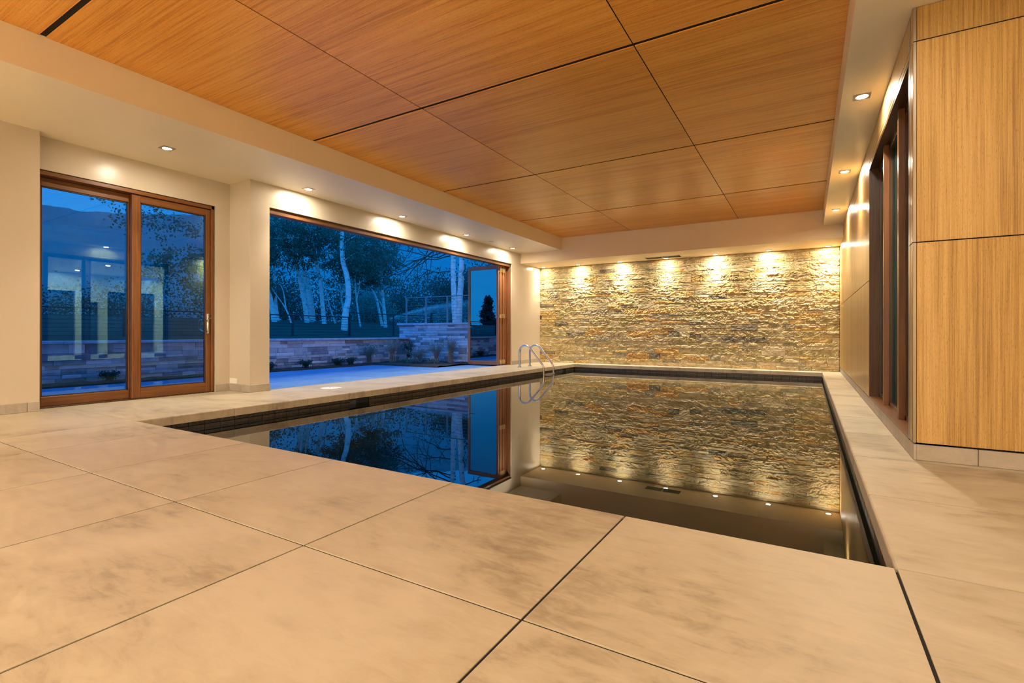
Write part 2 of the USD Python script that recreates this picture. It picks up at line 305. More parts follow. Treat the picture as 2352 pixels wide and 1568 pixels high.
for row, (z0, z1, o) in enumerate(((-0.124, -0.087, 0.0), (-0.275, -0.128, 0.005))):
    for k in range(n): mb.box(XR + w - 0.012 - o, XR + w, YN + k * pitch + 0.002, min(YN + (k + 1) * pitch - 0.002, YF), z0, z1, 0.0025)
    for k in range(36): mb.box(XL + k * pitch - 0.02, min(XL + (k + 1) * pitch - 0.024, XR + w), YN - w, YN - w + 0.012 + o, z0, z1, 0.0025)
obj('tile_band', mb, 'pool_tile', pool, kind='stuff')
for s0, s1 in SK:
    x = XL - w
    sk = obj('skimmer_mouth', box(x - 0.001, x + 0.003, s0, s1, -0.262, -0.0865), 'gap_black', pool)
    for c in (s0, s1 - 0.012): obj('cheek', box(x + 0.003, x + 0.013, c, c + 0.012, -0.26, -0.087), 'pool_tile', sk)
    obj('weir', hull([(x + 0.003, s0 + 0.02, -0.2), (x + 0.003, s0 + 0.12, -0.2), (x + 0.003, s0 + 0.02, -0.105), (x + 0.003, s0 + 0.12, -0.105), (x + 0.008, s0 + 0.02, -0.2), (x + 0.008, s0 + 0.12, -0.2), (x + 0.008, s0 + 0.03, -0.11), (x + 0.008, s0 + 0.11, -0.11)]), 'dark_panel', sk)
obj('pool_water', (np.array([[XL - w + 0.005, YN - w, WATER], [XR + w - 0.005, YN - w, WATER], [XR + w - 0.005, YF + w - 0.005, WATER], [XL - w + 0.005, YF + w - 0.005, WATER]]), np.array([[0, 1, 2], [0, 2, 3]])),
    'pool_water_surface', None, 'still mirror-like dark water filling the indoor pool', 'water', kind='stuff')

# ------------------------------------------------------------------ stone wall
def rock(w_, h_, d, amp, seed, cell=0.022, lean=0.0):
    """A split-faced stone, front at y = -d .. , width along x, base at z = 0; its back open at y = 0."""
    nx, nz = max(2, int(round(w_ / cell))), max(2, int(round(h_ / cell)))
    X, Z = np.meshgrid(np.linspace(0, w_, nx + 1), np.linspace(0, h_, nz + 1), indexing='ij')
    if amp > 0.0065:
        rot = np.random.default_rng(seed).uniform(-0.7, 0.7); Xr, Zr = X * math.cos(rot) + Z * math.sin(rot), Z * math.cos(rot) - X * math.sin(rot)
        P = np.stack([Xr * 17, Zr * 30, np.full_like(X, seed * 3.7)], -1)
        crag = 1.0 - 2.0 * np.abs(meshkit.fbm(P, 4, seed) - 0.5) * 2.2
        nse = 0.9 * (meshkit.fbm(P * 0.55 + 9.1, 3, seed + 2) - 0.5) + 0.45 * (crag - 0.6)
        rim = np.minimum(np.minimum(X, w_ - X) / 0.012, np.minimum(Z, h_ - Z) / 0.012).clip(0, 1)
        Y = -(d + amp * 2.0 * nse * (0.55 + 0.45 * rim) - 0.003 * (1 - rim) + lean * (Z / h_ - 0.5))
    else:
        rim = np.minimum(np.minimum(X, w_ - X) / 0.012, np.minimum(Z, h_ - Z) / 0.010).clip(0, 1)
        Y = -(d + amp * 1.6 * (meshkit.fbm(np.stack([X * 14, Z * 30, np.full_like(X, seed * 3.7)], -1), 3, seed) - 0.5) - 0.004 * (1 - rim))
    Y = np.minimum(Y, -0.004)
    v = np.stack([X, Y, Z], -1).reshape(-1, 3)
    ii, jj = np.meshgrid(np.arange(nx), np.arange(nz), indexing='ij'); a = (ii * (nz + 1) + jj).ravel()
    q = np.stack([a, a + nz + 1, a + nz + 2, a + 1], -1)
    ring = [i * (nz + 1) for i in range(nx + 1)] + [nx * (nz + 1) + j for j in range(1, nz + 1)] + [i * (nz + 1) + nz for i in range(nx - 1, -1, -1)] + [j for j in range(nz - 1, 0, -1)]
    b0 = len(v); back = v[ring].copy(); back[:, 1] = 0; v = np.vstack([v, back]); m_ = len(ring)
    s = np.array([[ring[k], b0 + k, b0 + (k + 1) % m_, ring[(k + 1) % m_]] for k in range(m_)])
    q = np.vstack([q, s])
    return v, np.vstack([q[:, [0, 1, 2]], q[:, [0, 2, 3]]])
def courses(length, height, rows, lens, split, rr):
    """Boxes (x, z, w, h) that fill a wall in irregular courses."""
    out, z = [], 0.0
    while z < height - 0.03:
        h_ = rr.choice(rows)
        if height - z - h_ < 0.05: h_ = height - z
        x = -rr.uniform(0, 0.2)
        while x < length:
            l_ = rr.uniform(*lens) * (1.3 if rr.random() < 0.2 else 1.0)
            x1 = x + l_
            if length - x1 < 0.1: x1 = length
            a = max(x, 0)
            if x1 - a > 0.05:
                if rr.random() < split and h_ > 0.08:
                    k = rr.uniform(0.38, 0.62)
                    if x1 - a > 0.35 and rr.random() < 0.5:
                        c = a + (x1 - a) * rr.uniform(0.35, 0.65)
                        out += [(a, z, c - a, h_ * k), (c, z, x1 - c, h_ * k), (a, z + h_ * k, x1 - a, h_ * (1 - k))]
                    else: out += [(a, z, x1 - a, h_ * k), (a, z + h_ * k, x1 - a, h_ * (1 - k))]
                else: out.append((a, z, x1 - a, h_))
            x = x1
        z += h_
    return out
back = struct('wall_back')
SX0, SX1 = XW, XC
rr = random.Random(3)
st = courses(SX1 - SX0, ZB, [0.075, 0.09, 0.105, 0.12, 0.14], (0.22, 0.62), 0.42, rr)
order = sorted(range(len(st)), key=lambda i: -st[i][2] * st[i][3])
keep = set(order[:300])
small = {}
for i, (x, z, w_, h_) in enumerate(st):
    zone = meshkit.noise([[x * 0.8, z * 1.1, 3.0]], 2)[0]
    wts = [5, 3.6 + 2 * (x < 2.5), 1.3 + 1.5 * (x < 2 and z < 1.3), 1.6, 2.0, 0.55, 0.3 + 0.4 * (z < 0.9)]
    mt = rr.choices(range(7), wts)[0]
    v, f = rock(w_ - 0.003, h_ - 0.003, rr.uniform(0.038, 0.048), rr.choice([0.008, 0.016, 0.024]), i + 1, 0.0135, rr.uniform(-0.004, 0.004))
    v = v + np.array([SX0 + x, YS + 0.045, z])
    if i in keep: obj('stone', (v, f), STONES[mt], back)
    else: small.setdefault(mt, MB()).add((v, f))
for mt, mb in small.items(): obj('small_stones', mb, STONES[mt], back, kind='stuff')
obj('backing', box(SX0 - 0.3, SX1 + 0.3, YS + 0.045, YS + 0.3, -0.3, ZC + 0.2), 'joint_dark', back)

# ------------------------------------------------------------------ left wall
wl = struct('wall_left')
TOP = ZC + 0.25
obj('pier', box(XP1 - 0.45, XP1, YREAR, 1.89, -0.05, TOP), 'wall_paint', wl)
OY0, OY1, OZ = 4.20, 10.77, 2.545                                   # big opening
DY0, DY1, DZ = 1.89, 3.725, 2.515                                   # sliding door opening
mb = MB(); mb.box(XREC - 0.28, XREC, DY0 - 0.05, 3.93, DZ, TOP); mb.box(XREC - 0.28, XREC, DY1, 3.93, -0.05, DZ)
obj('door_surround', mb, 'wall_paint', wl)
obj('pier', box(XREC - 0.28, XW, 3.92, OY0, -0.05, TOP), 'wall_paint', wl)
obj('lintel', box(XW - 0.17, XW, OY0, OY1, OZ, TOP), 'wall_paint', wl)
obj('pier', box(XW - 0.17, XW, OY1, YS + 0.06, -0.05, TOP), 'wall_paint', wl)
obj('wall_rear', box(-7.3, XEAST + 0.2, YREAR - 0.2, YREAR, -0.05, TOP), 'wall_paint', kind='structure')
obj('wall_side', box(XEAST, XEAST + 0.2, YREAR - 0.2, YC + 0.3, -0.05, TOP), 'wall_paint', kind='structure')

bl = struct('baseboard_left')
def base_run(parent, axis, fixed, a, b, out, z1=0.1, step=0.305, t=0.012):
    k = a
    while k < b - 0.01:
        k1 = min(k + step, b); lo, hi = sorted((fixed, fixed + out * t))
        obj('base_tile', box(lo, hi, k + 0.0015, k1 - 0.0015, 0.001, z1, 0.002) if axis == 'y' else box(k + 0.0015, k1 - 0.0015, lo, hi, 0.001, z1, 0.002), 'base_tile', parent); k = k1
base_run(bl, 'y', XP1, YREAR, 1.89, 1); base_run(bl, 'y', XREC, DY1, 3.908, 1); base_run(bl, 'x', 3.92, XREC, XW + 0.012, -1); base_run(bl, 'y', XW, 3.908, OY0 + 0.01, 1); base_run(bl, 'y', XW, OY1, YS - 0.01, 1)

# ------------------------------------------------------------------ ceiling, soffits, bulkhead
ceil = struct('ceiling')
mb = MB(); mb.box(-7.35, XS, YREAR - 0.2, YS + 0.3, ZS, TOP); obj('soffit', mb, 'soffit_paint', ceil)
mb = MB(); mb.box(XT, XC + 0.4, YREAR, YB, ZS, TOP); mb.box(XC + 0.4, XEAST + 0.2, YREAR - 0.2, YC + 0.3, ZS, TOP); obj('soffit', mb, 'soffit_paint', ceil)
obj('bulkhead', box(XW - 0.1, XC + 0.2, YB, YS + 0.3, ZB, TOP), 'bulkhead_paint', ceil)
obj('bulkhead', box(XS, XT, YREAR, -2.5, ZB, TOP), 'bulkhead_paint', ceil)
CX = [XS, -3.496, -1.23, XT]; CY = [-2.5, -1.05, 1.486, 4.009, 6.55, 9.106, YB]
seam = {(1, 2): 2.78, (1, 3): 5.25, (0, 2): 2.84, (1, 4): 7.9, (2, 3): 5.3, (2, 2): 2.75, (2, 4): 7.8, (1, 1): 0.2, (0, 1): 0.25, (2, 1): 0.2}
for i in range(3):
    for j in range(6):
        x0, x1 = CX[i] + (0.0045 if i else 0.0), CX[i + 1] - (0.0045 if i < 2 else 0.0)
        y0, y1 = CY[j] + (0.021 if j else 0), CY[j + 1] - (0.021 if j < 5 else 0)
        cuts = [y0] + ([seam[(i, j)]] if (i, j) in seam else []) + [y1]
        for a, b in zip(cuts[:-1], cuts[1:]):
            obj('panel', box(x0, x1, a + (0.0006 if a != y0 else 0), b - (0.0006 if b != y1 else 0), ZC, ZC + 0.02, 0.0012), 'ceiling_bamboo', ceil)
mb = MB()
for y in CY[1:-1]: mb.box(XS, XT, y - 0.021, y + 0.021, ZC + 0.008, ZC + 0.02)
for x in CX[1:-1]: mb.box(x - 0.0045, x + 0.0045, CY[0], CY[-1], ZC + 0.003, ZC + 0.02)
obj('joint_strip', mb, 'gap_black', ceil, kind='stuff')
obj('backing', box(-7.4, XEAST + 0.3, YREAR - 0.3, YS + 0.35, ZC + 0.075, TOP + 0.15), 'gap_black', ceil)

# ------------------------------------------------------------------ right wall of bamboo panels
wr = struct('wall_right')
WY0, WY1, WZ0, WZ1 = 4.155, 6.62, 0.10, 2.60
t = 0.02
def wpan(y0, y1, z0, z1): obj('panel', box(XC, XC + t, y0 + 0.003, y1 - 0.003, z0 + 0.0035, z1 - 0.0035, 0.001), 'wall_bamboo', wr)
zz = [0.108, 1.375, 2.645, ZS]
for y0, y1 in ((WY1, 9.19), (9.19, 11.40), (11.40, YS - 0.02)):
    for z0, z1 in zip(zz[:-1], zz[1:]): wpan(y0, y1, z0, z1)
wpan(WY0, WY1, 2.645, ZS); wpan(WY0, WY1, WZ1, 2.645)
for z0, z1 in zip(zz[:-1], zz[1:]):
    wpan(YC + 0.034, 4.092, z0, z1)
    obj('panel', box(XC + 0.020, 1.82, YC, YC + t, z0 + 0.0035, z1 - 0.0035, 0.001), 'wall_bamboo', wr)
    obj('panel', box(1.824, XEAST, YC, YC + t, z0 + 0.0035, z1 - 0.0035, 0.001), 'wall_bamboo', wr)
    obj('corner_trim', MB().box(XC - 0.001, XC + 0.018, YC - 0.001, YC + 0.018, z0 + 0.0015, z1 - 0.0015, 0.002), 'aluminium', wr)
    obj('edge_trim', box(XC, XC + 0.02, 4.112, 4.152, z0 + 0.0015, z1 - 0.0015, 0.001), 'aluminium', wr)
mb = MB()
for z in zz[1:3]: mb.box(XC + 0.006, XC + 0.022, YC + 0.03, WY0, z - 0.004, z + 0.004).box(XC + 0.006, XC + 0.022, WY1, YS, z - 0.004, z + 0.004).box(XC + 0.02, XEAST, YC + 0.006, YC + 0.022, z - 0.004, z + 0.004)
for y in (9.19, 11.4): mb.box(XC + 0.005, XC + 0.022, y - 0.003, y + 0.003, 0.108, ZS)
obj('joint_strip', mb, 'gap_black', wr, kind='stuff')
mb = MB(); mb.box(XC + 0.022, XC + 0.2, YC + 0.022, WY0, 0, TOP); mb.box(XC + 0.022, XEAST, YC + 0.022, YC + 0.25, 0, TOP); mb.box(XC + 0.022, XC + 0.2, WY1, YS + 0.2, 0, TOP); mb.box(XC + 0.022, XC + 0.2, WY0, WY1, WZ1, TOP); mb.box(XC + 0.022, XC + 0.2, WY0, WY1, -0.05, WZ0)
obj('backing', mb, 'gap_black', wr)
br = struct('baseboard_right')
base_run(br, 'y', XC + 0.02, YC, YS - 0.02, -1, 0.1, 0.305, 0.016); base_run(br, 'x', YC + 0.02, XC + 0.006, XEAST, -1, 0.1, 0.305, 0.016)

win = struct('window_1')
mb = MB(); fx0, fx1 = XC + 0.001, XC + 0.17
mb.box(fx0, fx1, WY0, WY0 + 0.02, WZ0, WZ1); mb.box(fx0, fx1, WY1 - 0.02, WY1, WZ0, WZ1); mb.box(fx0, fx1, WY0, WY1, WZ1 - 0.025, WZ1)
obj('frame', mb, 'dark_wood', win)
obj('sill', box(fx0, fx1, WY0 + 0.02, WY1 - 0.02, WZ0, WZ0 + 0.022, 0.002), 'mullion_wood', win)
MY = [WY0 + 0.02, 4.97, 5.86, WY1 - 0.02]
for y in MY[1:3]: obj('mullion', box(XC + 0.045, XC + 0.15, y - 0.035, y + 0.035, WZ0 + 0.02, WZ1 - 0.025, 0.003), 'mullion_wood', win)
for a, b in zip(MY[:-1], MY[1:]):
    a, b = a + (0.035 if a in MY[1:3] else 0), b - (0.035 if b in MY[1:3] else 0); mb = MB()
    for q in ((a, a + 0.045, WZ0 + 0.022, WZ1 - 0.025), (b - 0.045, b, WZ0 + 0.022, WZ1 - 0.025), (a, b, WZ0 + 0.022, WZ0 + 0.06), (a, b, WZ1 - 0.08, WZ1 - 0.025)): mb.box(XC + 0.085, XC + 0.135, *q, 0.002)
    s = obj('sash', mb, 'dark_wood', win)
    obj('pane', box(XC + 0.105, XC + 0.111, a + 0.04, b - 0.04, WZ0 + 0.055, WZ1 - 0.075), 'window_glass', s)

# the lit room behind that window
ar = struct('wall_adjacent')
mb = MB()
for y0, y1, z0, z1 in ((4.2, 4.35, 0, 2.62), (4.35, 6.15, 2.06, 2.62), (6.15, 6.5, 0, 2.62), (6.5, 6.74, 1.75, 2.62), (6.74, 6.97, 0, 2.62), (6.97, 8.22, 2.1, 2.62), (8.22, 8.66, 0, 2.62), (8.66, 12.0, 2.1, 2.62), (4.35, 12.0, 0, 0.12)): mb.box(5.0, 5.2, y0, y1, z0, z1)
mb.box(XC + 0.2, 5.2, 12.0, 12.2, 0, 2.62)
obj('plaster', mb, 'wall_paint', ar)
for y0, y1 in ((4.35, 6.15), (6.5, 6.74), (6.97, 8.22), (8.66, 12.0)): obj('dark_window', box(5.1, 5.12, y0, y1, 0.12, 2.1), 'dark_panel', ar)
obj('floor_adjacent', box(XC + 0.2, 5.2, YC + 0.25, 12.2, -0.1, 0.0), 'deck_concrete', kind='structure')
obj('ceiling_adjacent', box(XC + 0.2, 5.4, YC + 0.25, 12.3, 2.62, 2.9), 'soffit_paint', kind='structure')

# ------------------------------------------------------------------ sliding door
door = struct('door_1')
mb = MB(); b = 0.003
mb.box(XREC - 0.2, XREC - 0.012, DY0, DY0 + 0.03, 0, DZ - 0.006, b); mb.box(XREC - 0.2, XREC - 0.012, DY1 - 0.042, DY1 - 0.008, 0, DZ - 0.006, b)
obj('jamb', mb, 'door_wood_upright', door)
obj('head', box(XREC - 0.2, XREC - 0.012, DY0, DY1 - 0.008, DZ - 0.05, DZ - 0.006, b), 'door_wood_rail', door)
obj('threshold', box(XREC - 0.2, XREC - 0.012, DY0, DY1 - 0.008, 0.001, 0.012, 0.001), 'dark_wood', door)
def sash(x0, x1, y0, y1, z0, z1, st, top, bot, wood='door_wood_upright', rail='door_wood_rail', gl='window_glass', parent=door, name='sash'):
    mb = MB(); mb.box(x0, x1, y0, y0 + st[0], z0, z1, b); mb.box(x0, x1, y1 - st[1], y1, z0, z1, b)
    s = obj(name, mb, wood, parent)
    mb = MB(); mb.box(x0 + 0.001, x1 - 0.001, y0 + st[0], y1 - st[1], z1 - top, z1, b); mb.box(x0 + 0.001, x1 - 0.001, y0 + st[0], y1 - st[1], z0, z0 + bot, b)
    obj('rail', mb, rail, s); xm = (x0 + x1) / 2
    mb = MB()
    for q in ((y0 + st[0], y0 + st[0] + 0.012, z0 + bot, z1 - top), (y1 - st[1] - 0.012, y1 - st[1], z0 + bot, z1 - top), (y0 + st[0], y1 - st[1], z1 - top - 0.012, z1 - top), (y0 + st[0], y1 - st[1], z0 + bot, z0 + bot + 0.012)): mb.box(x0 + 0.012, x1 - 0.012, *q)
    obj('glazing_bead', mb, 'dark_wood', s)
    obj('pane', box(xm - 0.003, xm + 0.003, y0 + st[0] + 0.002, y1 - st[1] - 0.002, z0 + bot + 0.002, z1 - top - 0.002), gl, s)
    return s
sash(XREC - 0.17, XREC - 0.115, 1.925, 2.815, 0.012, 2.46, (0.05, 0.045), 0.09, 0.10)
s2 = sash(XREC - 0.095, XREC - 0.04, 2.775, 3.735 - 0.055, 0.012, 2.46, (0.09, 0.055), 0.085, 0.12)
hx = XREC - 0.04
mb = MB(); mb.box(hx, hx + 0.012, 3.633, 3.662, 0.79, 1.06, 0.003)
h_ = mb.add(tube(smooth_path([(hx + 0.01, 3.625, 0.97), (hx + 0.04, 3.622, 0.95), (hx + 0.045, 3.62, 0.88), (hx + 0.04, 3.622, 0.83), (hx + 0.01, 3.625, 0.81)], 5), 0.008, 10)).add(tube([(hx + 0.008, 3.65, 1.0), (hx + 0.03, 3.652, 1.0), (hx + 0.034, 3.675, 0.998)], 0.007, 8))
obj('handle', mb, 'steel', s2, label='brushed steel latch plate with pull handle')
ox = XREC - 0.1
mb = MB().add(tube(smooth_path([(ox, 3.615, 0.98), (ox - 0.05, 3.6, 0.96), (ox - 0.055, 3.6, 0.86), (ox, 3.615, 0.82)], 5), 0.009, 10)); obj('outer_pull', mb, 'steel', s2)

# ------------------------------------------------------------------ folding door stacked in the big opening
bf = struct('door_2')
obj('head_track', MB().box(XW - 0.165, XW - 0.03, OY0 + 0.002, OY1 - 0.002, OZ - 0.078, OZ - 0.012, 0.003).box(XW - 0.15, XW - 0.04, OY0 + 0.002, OY1 - 0.002, OZ - 0.012, OZ - 0.0005), 'head_wood', bf)
obj('jamb', MB().box(XW - 0.14, XW - 0.03, OY1 - 0.035, OY1 - 0.005, 0, OZ - 0.012, 0.003), 'leaf_wood', bf)
obj('sill_track', MB().box(XW - 0.12, XW - 0.09, OY0, OY1, -0.01, 0.0015), 'base_tile', bf)
LW, LT, LZ0, LZ1 = 0.925, 0.044, 0.012, OZ - 0.062
def leaf(y, xr, first=False):
    x0, x1 = xr - LW, xr; mb = MB(); s_ = 0.062
    mb.box(x0, x0 + s_, y, y + LT, LZ0, LZ1, b).box(x1 - s_, x1, y, y + LT, LZ0, LZ1, b); mb.box(x0 + s_, x1 - s_, y + 0.001, y + LT - 0.001, LZ1 - 0.095, LZ1, b); mb.box(x0 + s_, x1 - s_, y + 0.001, y + LT - 0.001, LZ0, LZ0 + 0.095, b)
    l = obj('leaf', mb, 'leaf_wood', bf)
    obj('pane', box(x0 + s_, x1 - s_, y + 0.02, y + 0.026, LZ0 + 0.095, LZ1 - 0.095), 'leaf_glass', l)
    if first:
        mb = MB(); mb.box(x0 + 0.02, x0 + 0.045, y - 0.008, y, 0.80, 1.05, 0.003); mb.add(tube(smooth_path([(x0 + 0.032, y - 0.005, 0.955), (x0 + 0.034, y - 0.05, 0.955), (x0 + 0.06, y - 0.055, 0.955), (x0 + 0.165, y - 0.052, 0.955)], 5), 0.009, 10)).add(tube([(x0 + 0.032, y - 0.008, 0.86), (x0 + 0.032, y - 0.02, 0.86)], 0.014, 10))
        obj('handle', mb, 'steel', l, label='steel lever handle on the front folding leaf')
    return l
YL = 10.345
for k in range(6): leaf(YL + k * 0.064, XW - 0.13 + (0.01 if k % 2 else 0), k == 0)
for k in range(1, 6, 1):
    y = YL + k * 0.064 - 0.01
    if k in (1, 2, 3, 4):
        for z in (0.09, 1.22, 2.36): obj('hinge', MB().box(XW - 0.135, XW - 0.105, y - 0.016, y + 0.016, z - 0.05, z + 0.05, 0.004).add(tube([(XW - 0.1, y, z - 0.05), (XW - 0.1, y, z + 0.05)], 0.011, 10)), 'brass', bf)

# ------------------------------------------------------------------ pool ladder
lad = thing('pool_ladder', 'stainless steel pool ladder with two looped handrails at the far left edge', 'ladder', (XL, 10.33, 0))
for sgn in (-1, 1):
    yy = 0.25 * sgn
    prof = [(-0.54, 0.0), (-0.54, 0.2), (-0.54, 0.36), (-0.515, 0.44), (-0.45, 0.495), (-0.37, 0.51), (-0.30, 0.487), (-0.24, 0.43), (0.03, 0.115), (0.07, 0.06), (0.088, 0.0), (0.09, -0.1), (0.09, -0.5), (0.085, -0.95)]
    obj('handrail', tube(smooth_path([(x, yy, z) for x, z in prof], 6), 0.023, 16), 'steel', lad, smooth=40)
    obj('flange', MB().add(cyl(0.052, 0.0005, 0.012, 24, -0.54, yy)).add(cyl(0.032, 0.012, 0.03, 24, -0.54, yy)), 'steel', lad)
for z in (-0.16, -0.44, -0.72): obj('tread', box(0.05, 0.135, -0.25, 0.25, z, z + 0.026, 0.005), 'steel', lad)

# ------------------------------------------------------------------ small fittings
lid = thing('skimmer_lid', 'round white plastic skimmer lid set in the left deck', 'skimmer lid', (-5.93, 4.84, 0))
obj('cover', MB().add(cyl(0.135, 0.0005, 0.006, 40)), 'white_plastic', lid)
obj('rim', trimesh.creation.annulus(0.137, 0.147, 0.005, sections=40).apply_translation((0, 0, 0.003)), 'white_plastic', lid)
for dx in (-0.035, 0.035): obj('finger_hole', cyl(0.014, 0.006, 0.0066, 16, dx, 0.01), 'vent_dark', lid)
pl = thing('outlet_cover', 'blank square white plate low on the pier beside the sliding door', 'outlet cover', (-6.80, 3.92, 0.135))
obj('plate', box(-0.088, 0.088, -0.009, 0, -0.034, 0.038, 0.003), 'white_plastic', pl)
for dx in (-0.06, 0.06): obj('screw', trimesh.creation.cylinder(0.004, 0.002, sections=10, transform=trimesh.transformations.rotation_matrix(math.pi / 2, (1, 0, 0), )).apply_translation((dx, -0.009, 0)), 'white_plastic', pl)
vent = thing('air_vent', 'long rectangular air vent in the ceiling strip above the stone wall', 'vent', (-2.95, 11.95, ZB))
mb = MB(); vw, vd = 0.42, 0.15
mb.box(-vw, vw, -vd, -vd + 0.02, -0.008, 0, 0.002).box(-vw, vw, vd - 0.02, vd, -0.008, 0, 0.002).box(-vw, -vw + 0.02, -vd, vd, -0.008, 0, 0.002).box(vw - 0.02, vw, -vd, vd, -0.008, 0, 0.002).box(-0.01, 0.01, -vd, vd, -0.008, 0, 0.002)
obj('frame', mb, 'soffit_paint', vent)
obj('duct', box(-vw + 0.02, vw - 0.02, -vd + 0.02, vd - 0.02, -0.0012, -0.0002), 'vent_dark', vent)
for k in range(10):
    y = -vd + 0.032 + k * 0.0262
    for x0, x1 in ((-vw + 0.02, -0.01), (0.01, vw - 0.02)): obj('louvre', hull([(x, y + dy, z) for x in (x0, x1) for dy, z in ((-0.008, -0.006), (-0.0075, -0.0075), (0.009, -0.002), (0.0095, -0.0035))]), 'vent_metal', vent)
for nm, lab, loc in (('sprinkler_head', 'small concealed sprinkler cap in the left soffit between the two farthest downlights', (-6.14, 9.39, ZS)), ('sprinkler_head', 'small concealed sprinkler cap in the ceiling strip above the stone wall', (-1.25, 12.0, ZB))):
    s = thing(nm, lab, 'sprinkler', loc); obj('cap', cyl(0.042, -0.006, -0.002, 24), 'white_plastic', s); obj('escutcheon', cyl(0.05, -0.002, 0, 24), 'trim_metal', s)

def downlight(x, y, z, label, power, cone=48, soft=1.0, kelvin=WARM, group=None, spot=0, broad=0):
    t_ = thing('downlight', label, 'downlight', (x, y, z), group)
    sq = np.array([(-.062, -.062), (.062, -.062), (.062, .062), (-.062, .062)])
    n_ = 32; a = np.arange(n_) * 2 * np.pi / n_ + np.pi / 4 * 5
    ci = np.c_[np.cos(a), np.sin(a)] * 0.046
    so = ci / np.abs(ci).max(1, keepdims=True) * 0.062
    v = np.vstack([np.c_[so, np.full(n_, -0.007)], np.c_[ci, np.full(n_, -0.007)], np.c_[so, np.zeros(n_)], np.c_[ci, np.zeros(n_)]]); f = []
    for k in range(n_):
        l = (k + 1) % n_; f += [(k, n_ + k, n_ + l), (k, n_ + l, l), (k, l, 2 * n_ + l), (k, 2 * n_ + l, 2 * n_ + k), (n_ + k, 3 * n_ + k, 3 * n_ + l), (n_ + k, 3 * n_ + l, n_ + l)]
    obj('trim', (v, np.array(f)), 'trim_metal', t_)
    obj('lens', cyl(0.046, -0.0035, -0.001, 32), 'lamp_lens', t_)
    l = UsdLux.SphereLight.Define(stage, str(t_.GetPath()) + '/bulb'); l.CreateRadiusAttr(0.02); l.CreateIntensityAttr(power * LAMP); l.CreateColorAttr(Gf.Vec3f(*kelvin))
    s = UsdLux.ShapingAPI.Apply(l.GetPrim()); s.CreateShapingConeAngleAttr(cone); s.CreateShapingConeSoftnessAttr(soft)
    l.AddTranslateOp().Set((0, 0, -0.02))
    if broad:
        d = UsdLux.DiskLight.Define(stage, str(t_.GetPath()) + '/frosted_lens_light'); d.CreateRadiusAttr(0.044); d.CreateIntensityAttr(broad * LAMP); d.CreateColorAttr(Gf.Vec3f(*kelvin)); d.AddTranslateOp().Set((0, 0, -0.0045))
    if spot:
        l = UsdLux.SphereLight.Define(stage, str(t_.GetPath()) + '/bulb_core'); l.CreateRadiusAttr(0.02); l.CreateIntensityAttr(spot * LAMP); l.CreateColorAttr(Gf.Vec3f(*kelvin))
        s = UsdLux.ShapingAPI.Apply(l.GetPrim()); s.CreateShapingConeAngleAttr(36); s.CreateShapingConeSoftnessAttr(1.0)
        l.AddTranslateOp().Set((0, 0, -0.03))
PL, PB, BROAD = 5600.0, 1200.0, 850.0
names = ['first', 'second', 'third', 'fourth', 'fifth']
for y, lab in ((2.79, 'square downlight in the left soffit in front of the sliding door'), (4.62, 'square downlight in the left soffit at the near end of the wide opening'), (6.53, 'square downlight in the left soffit, third counting from the sliding door'),
               (8.45, 'square downlight in the left soffit, fourth counting from the sliding door'), (10.35, 'square downlight in the left soffit above the folded door stack')):
    downlight(-6.145, y, ZS, lab, PL * 1.15, broad=BROAD * 0.7)
for y, lab in ((5.26, 'square downlight in the right soffit nearest the camera beside the bamboo corner'), (7.59, 'square downlight in the right soffit, middle of the row of three'), (9.88, 'square downlight at the far end of the right soffit near the stone wall')):
    downlight(0.405, y, ZS, lab, PL, broad=BROAD)
for k, x in enumerate((-6.28, -5.19, -4.06, -2.92, -1.81, -0.73, 0.37)):
    lab = ['leftmost of the seven downlights grazing the stone wall', 'second from left of the downlights grazing the stone wall', 'third from left of the downlights grazing the stone wall', 'middle downlight of the seven grazing the stone wall beside the vent',
           'third from right of the downlights grazing the stone wall', 'second from right of the downlights grazing the stone wall', 'rightmost of the seven downlights grazing the stone wall by the bamboo corner'][k]
    q_ = 0.5 if k == 0 else 1.0; downlight(max(x, -6.22), YS - 0.19, ZB, lab, PB * q_, 62, 1.0, spot=9500 * q_, broad=BROAD * 0.6 * q_)
# the same rows go on over and behind the camera
for x in (-5.19, -4.06, -2.92, -1.81, -0.73, 0.1): downlight(x, -3.2, ZB, 'square downlight in the rear ceiling strip behind the camera, outside the picture', PL * 0.5, broad=BROAD * 4.2, group='downlights in the rear ceiling strip')
for x, y in ((-6.145, -1.0), (0.405, 2.93), (0.405, 0.6), (0.405, -1.7), (1.9, 0.6)): downlight(x, y, ZS, 'square downlight in the soffit behind the camera, outside the picture', PL * (0.4 if y > 2 else 0.15), broad=BROAD * (0.7 if y > 2 else 0.3), group='downlights behind the camera')
for x, y in ((4.2, 5.95), (4.2, 8.4), (2.2, 5.95), (2.2, 8.4)): downlight(x, y, 2.62, 'square downlight in the ceiling of the room behind the bamboo wall', PL, broad=BROAD * 7, group='downlights in the adjoining room')

